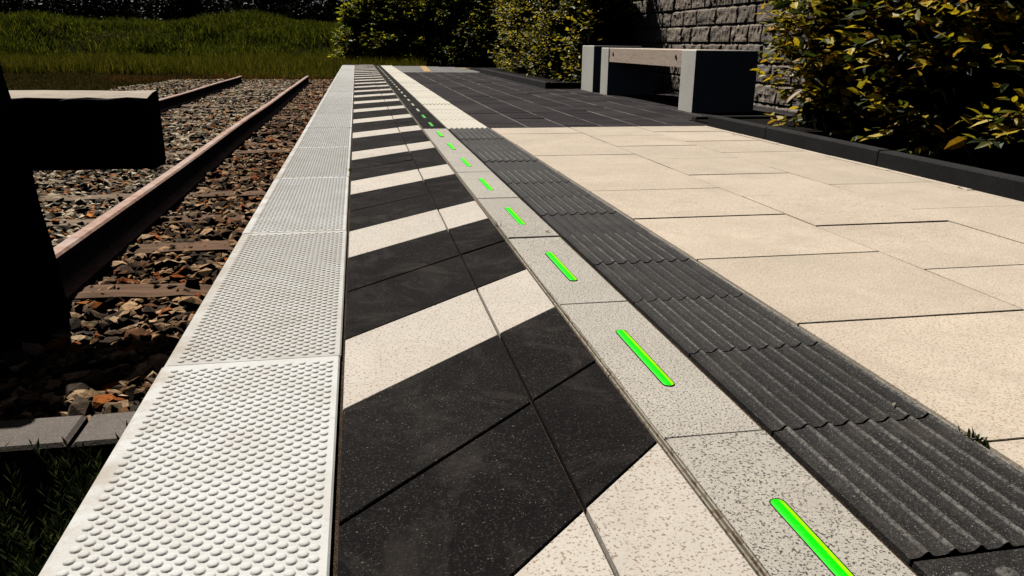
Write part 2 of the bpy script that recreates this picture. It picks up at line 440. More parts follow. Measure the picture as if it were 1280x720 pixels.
# smooth only the studs
sm = np.zeros(len(slab0.data.polygons), bool); sm[9:] = True
slab0.data.polygons.foreach_set('use_smooth', sm); slab0.data.update()
ORD = ['first', 'second', 'third', 'fourth', 'fifth', 'sixth', 'seventh', 'eighth', 'ninth', 'tenth', 'eleventh', 'twelfth', 'thirteenth', 'fourteenth',
       'fifteenth', 'sixteenth', 'seventeenth', 'eighteenth', 'nineteenth', 'twentieth', 'twenty-first', 'twenty-second', 'twenty-third', 'twenty-fourth', 'twenty-fifth', 'twenty-sixth', 'twenty-seventh', 'twenty-eighth', 'twenty-ninth', 'thirtieth', 'thirty-first', 'thirty-second']
for i, k in enumerate(range(-1, 19)):
    o = slab0 if i == 0 else slab0.copy()
    if i: COL.objects.link(o)
    o.location = (SX0 + rng.normal(0, .0012), SY0 + SL * k + .003, rng.normal(0, .0009))
    if i == 0: lab = 'nearest white studded platform edge slab, cut off by the bottom of the photo'
    elif i == 19: lab = 'last white studded edge slab at the far tip of the platform'
    else: lab = '%s white studded edge slab along the track, counted from the nearest' % ORD[i]
    tag(o, lab, 'edge slab', 'white studded slabs along the platform edge')

# ---- hatched paving: diagonal dark and white pavers
b = MB()
HX = [(-.0525, .2765), (.2825, .4465)]
S = .965; PB = .3413; g = .0022
k0 = int((YN - 1.4) / PB); k1 = int((25 - 1.2) / PB)
for (xa, xb) in HX:
    for k in range(k0, k1):
        ya = 1.253 + k * PB + g; yb = 1.253 + (k + 1) * PB - g
        f = lambda x: S * (x + .058)
        poly = [(xa, ya + f(xa)), (xb, ya + f(xb)), (xb, yb + f(xb)), (xa, yb + f(xa))]
        poly = clip(poly, 1, YN, False)
        if len(poly) < 3: continue
        poly = clip(poly, 1, yend(.2), True)
        if len(poly) < 3 or area(poly) < 2e-4: continue
        b.prism(poly, -.03, rng.normal(0, .0007), .0016, 1 if k % 3 == 0 else 0, .0025)
structure(b.build('hatched_paving', [M['hatch_dark'], M['hatch_white']]))

# ---- narrow edging strips between hatched paving and lamp tiles
b = MB()
y = YN
while y < 23.2:
    L = 1.0 + rng.uniform(-.1, .1)
    b.box(.4485, .4515, y, min(y + L, 23.2) - .004, -.03, .0012 + rng.normal(0, .0008))
    b.box(.4570, .4595, y + .3, min(y + .3 + L, 23.2) - .004, -.03, .0006 + rng.normal(0, .0008))
    y += L
structure(b.build('edging_strip', [M['strip']]))

# ---- lamp tile band (speckled light tiles, black beyond Y1)
TX0, TX1, TL, TY0 = .4625, .6365, .692, 1.065
b = MB()
for k in range(-4, 33):
    ya, yb = TY0 + TL * k + .002, TY0 + TL * (k + 1) - .002
    if yb > 23.3: break
    b.prism([(TX0, ya), (TX1, ya), (TX1, yb), (TX0, yb)], -.03, rng.normal(0, .0007), .0016, 0 if k < 7 else 1, .002)
structure(b.build('lamp_tile_paving', [M['granite'], M['hatch_dark']]))

# ---- lamps set into the tiles
def stadium(w, l, n=7):
    r = w / 2; p = []
    for k in range(n + 1):
        a = math.pi * k / n; p.append((r * math.cos(a), l / 2 - r + r * math.sin(a)))
    for k in range(n + 1):
        a = math.pi + math.pi * k / n; p.append((r * math.cos(a), -l / 2 + r + r * math.sin(a)))
    return p
def lamp_parts(lens_mat, parent):
    w, l = .0205, .30
    P = np.array(stadium(w, l)); n = len(P)
    v = np.concatenate([np.c_[P, np.full(n, -.004)], np.c_[P, np.full(n, .0012)], np.c_[inset(P, .003), np.full(n, .0030)], np.c_[inset(P, .0065), np.full(n, .0036)]])
    f = []
    for r in range(3):
        for i in range(n):
            j = (i + 1) % n; f.append([r * n + i, r * n + j, (r + 1) * n + j, (r + 1) * n + i])
    f.append([3 * n + i for i in range(n)])
    m = MB(); m.add(v, f); m.build('lens', [lens_mat], parent)
    A = np.array(stadium(w + .004, l + .004)); B = np.array(stadium(w + .0004, l + .0004))
    v = np.concatenate([np.c_[A, np.full(n, -.004)], np.c_[A, np.full(n, .0014)], np.c_[B, np.full(n, .0014)], np.c_[B, np.full(n, -.004)]])
    f = []
    for r in range(3):
        for i in range(n):
            j = (i + 1) % n; f.append([r * n + i, r * n + j, (r + 1) * n + j, (r + 1) * n + i])
    m = MB(); m.add(v, f); m.build('rim', [M['rim']], parent)
protos = {}
for i, k in enumerate(range(-1, 31)):
    y = TY0 + TL * (k + .5); kind = 'green' if k < 7 else ('soft' if k < 9 else 'pale')
    o = empty('floor_lamp', (.5485, y - .012 * (k + 1) * .35, .0008))
    if kind not in protos:
        lamp_parts(M['lens_' + kind], o); protos[kind] = o
    else:
        for ch in protos[kind].children:
            c2 = ch.copy(); COL.objects.link(c2); c2.parent = o
    if i == 0: lab = 'nearest glowing green floor lamp, running off the bottom of the photo'
    elif kind == 'green': lab = 'glowing green slot lamp in the %s speckled light tile from the front' % ORD[i]
    elif kind == 'soft': lab = 'dimmer green slot lamp in the %s black tile of the lamp row' % ORD[k - 7]
    else: lab = 'unlit pale slot lamp in the %s black tile of the lamp row' % ORD[k - 7]
    tag(o, lab, 'floor lamp', 'slot lamps in a row along the platform')

# ---- ribbed tactile tiles
RX0, RX1, RL, RY0 = .652, .960, .3465, .717
def ribs(b, y0, y1, z, m, nr=8):
    w = RX1 - RX0; pitch = w / nr; prof = [(RX0, -.012)]
    for r in range(nr):
        for u, h in ((.02, -.0032), (.30, -.0028), (.42, -.0012), (.52, .0026), (.58, .0046), (.64, .0050), (.70, .0044), (.77, .0014), (.86, -.0020), (.95, -.0030)):
            prof.append((RX0 + (r + u) * pitch, z + h))
    prof.append((RX1, -.012)); n = len(prof)
    v = [(x, y0, q) for x, q in prof] + [(x, y1, q) for x, q in prof]
    f = [[i, n + i, n + i + 1, i + 1][::-1] for i in range(n - 1)]
    f = [[i, i + 1, n + i + 1, n + i] for i in range(n - 1)]
    f.append(list(range(n))[::-1]); f.append([n + i for i in range(n)])
    b.add(v, f, m)
b = MB()
for k in range(0, 15):
    ribs(b, RY0 + RL * k + .003, RY0 + RL * (k + 1) - .003, rng.normal(0, .0012), 0)
for k in range(15, 65):
    ya = RY0 + RL * k
    if ya > 22.7: break
    ribs(b, ya + .003, ya + RL - .003, rng.normal(0, .0008) + (.004 if k in (22, 36) else 0), 1)
structure(b.build('ribbed_tactile_paving', [M['rib_dark'], M['rib_white']]))
# plain dark plate with low round blisters in front of the ribs
b = MB()
for k in (-1, -2, -3, -4, -5, -6):
    ya = RY0 + RL * k
    b.box(RX0, RX1, ya + .003, ya + RL - .003, -.03, .001, .003)
    for i in range(5):
        for j in range(5):
            cx = RX0 + .034 + i * .06; cy = ya + .05 + j * .062
            v = []; f = []
            for r, z in ((.016, .0005), (.012, .0045), (.006, .0058)):
                v += [(cx + r * math.cos(2 * math.pi * q / 10), cy + r * math.sin(2 * math.pi * q / 10), z) for q in range(10)]
            for r in range(2):
                for q in range(10):
                    q2 = (q + 1) % 10; f.append([r * 10 + q, r * 10 + q2, r * 10 + 10 + q2, r * 10 + 10 + q])
            f.append([20 + q for q in range(10)]); b.add(v, f)
structure(b.build('blister_tactile_paving', [M['rib_dark']]))

# ---- beige stone slabs
b = MB(); KX = 2.70
cols = [(.9685, 1.583, 1.535), (1.583, 2.13, 1.90), (2.13, 2.675, 1.55), (2.675, KX + .02, 1.9)]
for xa, xb, off in cols:
    ys = [off + .5675 * k for k in range(-6, 9)]
    ys = [q for q in ys if YN < q < Y1 - .06]
    ys = [YN] + ys + [Y1]
    for ya, yb in zip(ys[:-1], ys[1:]):
        b.prism([(xa + .0042, ya + .0032), (xb - .0042, ya + .0032), (xb - .0042, yb - .0032), (xa + .0042, yb - .0032)], -.03, rng.normal(0, .0009), .0014, 0, .0012)
structure(b.build('beige_paving', [M['beige']]))

# ---- dark plum pavers round the bench
b = MB()
cw = .3; xs = [.9685 + cw * i for i in range(0, 12)]
for ci, (xa, xb) in enumerate(zip(xs[:-1], xs[1:])):
    y = Y1 - rng.uniform(0, .3); 
    if xa > 4.1: break
    ymax = YG if xa < KX - .05 else 11.2
    while y < ymax - .04:
        L = rng.choice([.3, .4, .5])
        ya, yb = max(y, Y1 if xa < KX else 6.42), min(y + L, ymax)
        if yb - ya > .03:
            b.prism([(xa + .004, ya + .0025), (min(xb, 4.17) - .004, ya + .0025), (min(xb, 4.17) - .004, yb - .0025), (xa + .004, yb - .0025)], -.03, rng.normal(0, .0010), .0018, 0, .003)
        y += L
structure(b.build('dark_paving', [M['niche']]))
b = MB()
for q in xs[1:]:
    if q < 4.15: b.box(q - .0038, q + .0038, Y1 + .002 if q < KX else 6.43, YG if q < KX - .05 else 11.2, -.011, -.0005 + rng.normal(0, .0002))
b.box(.9612, .9675, YN, 22.5, -.011, -.004); structure(b.build('joint_sand', [M['joint_light']]))

# ---- light grey paving at the far end with two orange lines
b = MB()
for i in range(12):
    for j in range(18):
        xa = .9685 + i * .4; ya = YG + j * .4
        poly = [(xa + .003, ya + .003), (xa + .397, ya + .003), (xa + .397, ya + .397), (xa + .003, ya + .397)]
        if ya + .4 > yend(xa + .4) or xa > 4.2: continue
        b.prism(poly, -.03, rng.normal(0, .001), .003, 0, .003)
structure(b.build('grey_paving', [M['grey_end']]))
b = MB()
b.prism([(1.46, 17.95), (1.62, 17.95), (1.86, 22.3), (1.70, 22.3)], .004, .007)
b.prism([(2.50, 19.75), (3.15, 19.75), (3.15, 20.2), (2.50, 20.2)], .004, .007)
structure(b.build('orange_line_marking', [M['orange']]))

# ---- kerb stones round the planting beds
def kerb(name, x0, x1, y0, y1, h, label, group, skew=0.0):
    b = MB()
    b.prism([(x0, y0), (x1, y0), (x1 + skew, y1), (x0 + skew, y1)], -.12, h, .008)
    return tag(b.build(name, [M['kerb']]), label, 'kerb stone', group)
GR = 'dark kerb stones bordering the right planting bed'
ks = [-1.2, .04, 1.28, 2.52, 3.752, 4.975, 5.905]
kl = [None, None, 'dark kerb stone under the hedge, cut by the right edge of the photo', 'long dark kerb stone under the right hedge with a pale twig behind it',
      'dark kerb stone at the left end of the right hedge, between two upright joints', 'short dark kerb stone reaching the corner beside the concrete bench leg']
kl[0] = 'dark kerb stone of the right hedge bed, farthest behind the viewer'; kl[1] = 'dark kerb stone of the right hedge bed, just outside the photo'
for i in range(6):
    if i < 1: continue
    kerb('kerb_stone', KX + .022, KX + .105, ks[i] + .004, ks[i + 1] - .004, .085 + rng.normal(0, .002), kl[i], GR)
kerb('kerb_stone', KX + .109, 4.17, 6.33, 6.41, .035, 'thin dark kerb running from the bench corner back to the stone wall', GR)
GL = 'dark kerb stones bordering the left planting bed'
kk = [(11.22, 13.3, 'dark kerb stone at the near corner of the hedge bed left of the bench'), (13.3, 15.4, 'middle dark kerb stone of the hedge bed left of the bench'),
      (15.4, 17.6, 'farthest dark kerb stone of the hedge bed left of the bench')]
for ya, yb, lab in kk: kerb('kerb_stone', KX - .06, KX + .03, ya + .004, yb - .004, .09, lab, GL)
kerb('kerb_stone', KX + .034, 4.1, 11.22, 11.31, .088, 'dark kerb return facing the viewer behind the single concrete block', GL)
# soil in the beds
b = MB(); b.box(KX + .104, 4.2, YN, 6.33, -.3, .012); b.box(KX + .031, 4.2, 11.31, 20.5, -.3, .02); b.box(KX + .031, 4.0, 17.6, 20.4, -.3, .016)
structure(b.build('planting_soil', [M['soil']]))

# ------------------------------------------------------------------ retaining wall
def build_wall():
    X0 = 4.18; V = []; F = []; n = 0
    hc = .2015; r = np.random.default_rng(4)
    nu, nv = 22, 11
    root = empty('stone_wall', (X0, 9, 0))
    tag(root, 'grey brown split-faced block wall rising behind the bench', 'wall')
    b = MB()
    for c in range(-1, 10):
        z0 = .032 + c * hc; y = 3.5 - r.uniform(0, .4)
        while y < 14.5:
            L = r.choice([.3, .42, .42, .55])
            ya, yb = y + .0035, y + L - .0035; za, zb = z0 + .003, z0 + hc - .003
            U, W = np.meshgrid(np.linspace(0, 1, nu), np.linspace(0, 1, nv))
            Y = ya + (yb - ya) * U; Z = za + (zb - za) * W
            e = np.minimum(np.minimum(U, 1 - U) * (yb - ya), np.minimum(W, 1 - W) * (zb - za))
            edge = np.clip(e / .022, 0, 1) ** .6
            d = fbm(np.stack([Y * 9, Z * 15, Y * 0 + c * 1.7], -1), 4, 3) - .42
            d2 = vnoise(np.stack([Y * 34, Z * 22, Y * 0 + 5.], -1), 8) - .5
            D = edge * (.014 + .036 * d + .012 * d2) + r.normal(0, .003)
            P = np.stack([X0 - D, Y, Z], -1).reshape(-1, 3)
            i = (np.arange(nu - 1)[None, :] + nu * np.arange(nv - 1)[:, None]).ravel()
            f = [[a, a + nu, a + nu + 1, a + 1] for a in i]
            # sides back into the wall
            k = nu * nv
            back = [(X0 + .12, ya, za), (X0 + .12, yb, za), (X0 + .12, yb, zb), (X0 + .12, ya, zb)]
            bot = list(range(nu)); top = [nu * (nv - 1) + q for q in range(nu)]
            lef = [nu * q for q in range(nv)]; rig = [nu * q + nu - 1 for q in range(nv)]
            f += [bot + [k + 1, k], top[::-1] + [k + 3, k + 2], lef[::-1] + [k, k + 3], rig + [k + 2, k + 1]]
            b.add(np.concatenate([P, back]), f)
            y += L
    o = b.build('block_face', [M['wall']], root); o.matrix_parent_inverse = Matrix.Translation((-X0, -9, 0))
    b = MB(); b.box(X0 + .03, X0 + .5, 3.2, 14.9, -.3, 2.03)
    o = b.build('backing', [M['soil']], root); o.matrix_parent_inverse = Matrix.Translation((-X0, -9, 0))
build_wall()

# ------------------------------------------------------------------ bench and single block
def block_mb(w, d, h, ch=.006):
    b = MB(); b.box(0, d, 0, w, 0, h, ch); return b
BX = 3.105
root = empty('bench', (BX, 8.6, 0))
tag(root, 'concrete and timber bench with two thick pale legs and a bolted wooden seat', 'bench')
for (ya, w, hh) in ((7.11, .33, .572), (9.78, .30, .575)):
    o = block_mb(w, .63, hh).build('leg', [M['bench_concrete']], root); o.location = (0, ya - 8.6, 0)
for i in range(4):
    b = MB(); L = 9.775 - 7.445
    b.box(0, .135, 0, L, 0, .165, .006)
    o = b.build('seat_beam', [M['seat']], root); o.location = (.008 + i * .152, 7.445 - 8.6, .408)
    if i == 0:
        for yb in (.16, L - .16):
            m = MB(); pr = []
            m.tube([(-.006, 0, 0), (.02, 0, 0)], [.019, .019], 12)
            q = m.build('bolt', [M['bolt']], o); q.location = (0, yb, .095)
b = block_mb(.56, .66, .598); o = b.build('concrete_block', [M['bench_concrete']]); o.location = (BX, 10.425, .0)
tag(o, 'single pale concrete block standing left of the bench by the hedge', 'concrete block')

# ------------------------------------------------------------------ track
def rail_obj(xr, y0, y1, ztop, label):
    # flat-bottom rail profile, xr = right edge of the head
    h = .145; w = .060; xc = xr - w / 2
    pr = [(-.062, -h), (.062, -h), (.062, -h + .011), (.012, -h + .028), (.008, -.045), (.030, -.034), (.030, -.008), (.021, 0), (-.021, 0), (-.030, -.008), (-.030, -.034), (-.008, -.045), (-.012, -h + .028), (-.062, -h + .011)]
    b = MB(); n = len(pr); ys = np.linspace(y0, y1, 24); v = []
    for y in ys:
        wob = .004 * math.sin(y * .8 + xr) 
        v += [(xc + x + wob, y, ztop + z + .003 * math.sin(y * 1.3 + xr * 2)) for x, z in pr]
    f = []
    for k in range(len(ys) - 1):
        for i in range(n):
            j = (i + 1) % n; f.append([k * n + i, k * n + j, (k + 1) * n + j, (k + 1) * n + i])
    f.append(list(range(n))); f.append([(len(ys) - 1) * n + i for i in range(n)][::-1])
    b.add(v, f)
    return tag(b.build('rail', [M['rail']]), label, 'rail', 'rusty rails of the short track')
rail_obj(-1.045, 2.77, 18.2, -.10, 'rusty rail nearer the platform, starting at the timber buffer stop')
rail_obj(-2.43, 2.77, 18.1, -.10, 'rusty rail farther from the platform, beyond the stony gap')

def sleeper(y, i):
    r = np.random.default_rng(100 + i)
    sk = r.normal(0, .016); dz = -.010 if i < 2 else -r.uniform(.004, .030)
    b = MB(); nx = 26; x0, x1 = -2.98 + r.uniform(-.05, .05), -.53 + r.uniform(-.05, .05); w = .085
    prof = [(-1, -.13), (-1, -.02), (-.93, -.002), (-.45, .004), (0, -.002), (.5, .003), (.93, -.004), (1, -.022), (1, -.13)]
    n = len(prof); v = []
    for k in range(nx):
        u = k / (nx - 1); x = x0 + (x1 - x0) * u
        ww = w * (1 + r.normal(0, .012)); sink = .002 * r.normal()
        if k in (0, nx - 1): ww *= .9; sink -= .012
        v += [(x + r.normal(0, .002), y + sk * (x + 1.75) + q * ww, -.234 + dz + z + (sink if z > -.1 else 0) + r.normal(0, .0015)) for q, z in prof]
    f = []
    for k in range(nx - 1):
        for a in range(n - 1): f.append([k * n + a, (k + 1) * n + a, (k + 1) * n + a + 1, k * n + a + 1][::-1])
    f.append(list(range(n))); f.append([(nx - 1) * n + a for a in range(n)][::-1])
    b.add(v, f)
    lab = ('%s weathered wooden sleeper under the rails, counted from the buffer stop' % ORD[i]).capitalize()
    return tag(b.build('sleeper', [M['sleeper']]), lab[0].lower() + lab[1:], 'railway sleeper', 'wooden sleepers under the track')
for i in range(25): sleeper(2.88 + .625 * i, i)

# buffer stop: timber, shaded faces coloured near-black, lit beam top coloured pale
root = empty('buffer_stop', (-1.05, 2.5, -.3))
tag(root, 'timber buffer stop, its shaded sides coloured black, at the near end of the track', 'buffer stop')
def timber(x0, x1, y0, y1, z0, z1, name, lean=0.0, top=None):
    r = np.random.default_rng(int(abs(x0) * 100)); b = MB()
    nx = 40 if x1 - x0 > z1 - z0 else 4
    mt = [M['buffer'], M['beamwood']]
    # outline rounded a little, worn top edge
    def ring(x, k):
        j = lambda s: r.normal(0, s)
        e = .014 + abs(j(.004))
        return [(x, y0, z0 + .01), (x, y0 + .01, z0), (x, y1 - .01, z0), (x, y1, z0 + .01), (x, y1, z1 - .006), (x, y1 - .008, z1 + j(.0012)), (x, y0 + .085, z1 - .003 + j(.0012)), (x, y0 + .045, z1 - .008 + j(.0015)), (x, y0 + .006, z1 - .014 + j(.0022)), (x, y0, z1 - .022 + j(.004))]
    if x1 - x0 > z1 - z0:
        v = []; n = 10
        for k in range(nx): 
            q = ring(x0 + (x1 - x0) * k / (nx - 1), k)
            v += q
        f = []; ms = []
        for k in range(nx - 1):
            for a in range(n):
                c = (a + 1) % n; b_ = [k * n + a, (k + 1) * n + a, (k + 1) * n + c, k * n + c][::-1]
                f.append(b_); ms.append(1 if a in (4, 5, 6, 7) else 0)
        f.append(list(range(n))[::-1]); f.append([(nx - 1) * n + a for a in range(n)]); ms += [0, 0]
        b.add(v, f); b.M = ms
    else:
        v = []; zs = np.linspace(z0, z1, 12); n = 8
        for z in zs:
            s = lean * (z - 0) ; c = .018; jx = r.normal(0, .002)
            xa, xb = x0 + s + jx, x1 + s + jx
            v += [(xa + c, y0, z), (xb - c, y0, z), (xb, y0 + c, z), (xb, y1 - c, z), (xb - c, y1, z), (xa + c, y1, z), (xa, y1 - c, z), (xa, y0 + c, z)]
        f = []
        for k in range(len(zs) - 1):
            for a in range(n):
                c = (a + 1) % n; f.append([k * n + a, k * n + c, (k + 1) * n + c, (k + 1) * n + a])
        f.append(list(range(n))[::-1]); f.append([(len(zs) - 1) * n + a for a in range(n)])
        b.add(v, f)
    o = b.build(name, mt, root); o.matrix_parent_inverse = Matrix.Translation((1.05, -2.5, .3)); return o
timber(-1.24, -.968, 2.40, 2.618, -.45, .60, 'post', -.095)
timber(-2.62, -2.35, 2.40, 2.618, -.45, .60, 'post', .095)
timber(-2.85, -.640, 2.622, 2.775, .222, .455, 'beam')

# low concrete kerb blocks at the end of the ballast
x = -2.2
labs = ['worn concrete kerb block behind the grass, far left of the buffer stop', 'worn concrete kerb block left of the buffer stop post', 'worn concrete kerb block hidden behind the dark plants',
        'worn concrete kerb block partly covered by dark plants, left of the joint', 'worn concrete kerb block touching the white edge slabs, right of the joint']
for i, (xa, xb) in enumerate([(-1.23, -.957), (-.950, -.648), (-.638, -.402)]):
    b = MB(); b.prism([(xa, 1.63), (xb, 1.63), (xb, 1.775), (xa, 1.775)], -.55, -.21, .008, 0, .01)
    tag(b.build('kerb_block', [M['low_kerb']]), labs[i + 2], 'kerb block', 'concrete kerb blocks at the end of the ballast')

# ballast bed and stones
def bed_left(y): return -3.55 - .9 * sstep(8, 15, y) + .35 * (fbm(np.stack([np.asarray(y) * .6, np.asarray(y) * 0], -1), 3, 1) - .5) * 2
def bed_end(x): return 20.6 + .5 * np.sin(x * 2) 
ys = np.linspace(1.776, 21.2, 80); v = []; f = []
for i, y in enumerate(ys):
    xl = float(bed_left(y)); row = np.linspace(xl, -.399, 16)
    for k, xx in enumerate(row):
        hgt = -.275 - (.06 if k == 0 else 0) - .06 * float(sstep(19.5, 21, y))
        v.append((xx, y, hgt + .02 * (float(vnoise(np.array([xx * 4, y * 4]), 3)) - .5)))
for i in range(len(ys) - 1):
    for k in range(15): a = i * 16 + k; f.append([a, a + 1, a + 17, a + 16])
b = MB(); b.add(v, f); structure(b.build('trackbed', [M['trackbed']], None, True))

def stones(N, size, yr, seed, name):
    r = np.random.default_rng(seed)
    # base shape: icosahedron
    ph = (1 + 5 ** .5) / 2
    I = np.array([(-1, ph, 0), (1, ph, 0), (-1, -ph, 0), (1, -ph, 0), (0, -1, ph), (0, 1, ph), (0, -1, -ph), (0, 1, -ph), (ph, 0, -1), (ph, 0, 1), (-ph, 0, -1), (-ph, 0, 1)]) / 1.9
    FI = np.array([(0, 11, 5), (0, 5, 1), (0, 1, 7), (0, 7, 10), (0, 10, 11), (1, 5, 9), (5, 11, 4), (11, 10, 2), (10, 7, 6), (7, 1, 8), (3, 9, 4), (3, 4, 2), (3, 2, 6), (3, 6, 8), (3, 8, 9), (4, 9, 5), (2, 4, 11), (6, 2, 10), (8, 6, 7), (9, 8, 1)])
    y = yr[0] + (yr[1] - yr[0]) * r.random(N); xl = bed_left(y); x = xl + (-.41 - xl) * r.random(N)
    keep = (y < bed_end(x)); x, y = x[keep], y[keep]; N = len(x)
    s = size * np.exp(r.normal(0, .33, N)); s = np.clip(s, size * .45, size * 2.0)
    sc = np.stack([s * r.uniform(.8, 1.5, N), s * r.uniform(.7, 1.1, N), s * r.uniform(.35, .75, N)], -1)
    V = I[None] * (1 + r.normal(0, .16, (N, 12, 1))) + r.normal(0, .08, (N, 12, 3))
    V = V * sc[:, None, :]
    a = r.uniform(0, 6.28, N); tx = r.normal(0, .38, N); ty = r.normal(0, .38, N)
    def rot(V, ang, i, j):
        c, q = np.cos(ang)[:, None], np.sin(ang)[:, None]; o = V.copy()
        o[:, :, i] = V[:, :, i] * c - V[:, :, j] * q; o[:, :, j] = V[:, :, i] * q + V[:, :, j] * c; return o
    V = rot(V, a, 0, 1); V = rot(V, tx, 1, 2); V = rot(V, ty, 0, 2)
    z = -.275 + r.uniform(-.012, .022, N) - .05 * sstep(19.3, 20.8, y) - .05 * sstep(.25, 0, x - bed_left(y))
    # fewer stones right on the sleepers
    ph_ = np.abs(((y - 2.88) / .625 + .5) % 1 - .5) * .625
    on = (ph_ < .075) & (x > -2.95) & (x < -.55) & (y > 2.7) & (y < 18)
    z = z - on * r.choice([.04, .012, -.004, -.012], N)
    V[:, :, 0] += x[:, None]; V[:, :, 1] += y[:, None]; V[:, :, 2] += z[:, None]
    # keep clear of the platform and rails
    V[:, :, 0] = np.minimum(V[:, :, 0], -.402)
    for xr in (-1.078, -2.463):
        near = np.abs(x - xr) < .045
        V[near, :, 2] -= .05
    F = (FI[None] + 12 * np.arange(N)[:, None, None]).reshape(-1, 3)
    return V.reshape(-1, 3), F
V1, F1 = stones(24000, .0205, (1.79, 6.5), 1, 'a'); V2, F2 = stones(40000, .025, (6.5, 21.2), 2, 'b')
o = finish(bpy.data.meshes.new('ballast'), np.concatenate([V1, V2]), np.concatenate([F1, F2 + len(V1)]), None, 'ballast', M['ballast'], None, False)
tag(o, 'grey and rust brown crushed stone ballast between and beside the rails', 'ballast', None, 'stuff')

# ------------------------------------------------------------------ leaves and blades
LT = np.array([(0, 0, 0), (.28, .40, .10), (.28, -.40, .10), (.66, .36, .08), (.66, -.36, .08), (1, 0, -.10), (.28, 0, 0), (.66, 0, -.02)])
LF3 = np.array([(0, 6, 1), (0, 2, 6), (7, 5, 3), (7, 4, 5)]); LF4 = np.array([(6, 7, 3, 1), (6, 2, 4, 7)])
def leaf_mesh(P, D, Nn, L, W, simple=False):
    """P base, D direction, Nn normal hint -> arrays for one leaf mesh"""
    D = D / np.linalg.norm(D, axis=1, keepdims=True)
    Sd = np.cross(Nn, D); Sd /= np.maximum(1e-6, np.linalg.norm(Sd, axis=1, keepdims=True))
    U = np.cross(D, Sd)
    if simple:
        T = np.array([(0, 0, 0), (.5, .5, .12), (1, 0, -.05), (.5, -.5, .12)]); F3 = np.array([(0, 2, 1), (0, 3, 2)])
    else:
        T = LT; F3 = np.concatenate([LF3, LF4[:, [0, 1, 2]], LF4[:, [0, 2, 3]]])
    V = P[:, None] + T[None, :, 0:1] * (L[:, None, None] * D[:, None]) + T[None, :, 1:2] * (W[:, None, None] * Sd[:, None]) + T[None, :, 2:3] * (W[:, None, None] * U[:, None])
    F = (F3[None] + len(T) * np.arange(len(P))[:, None, None]).reshape(-1, 3)
    return V.reshape(-1, 3), F

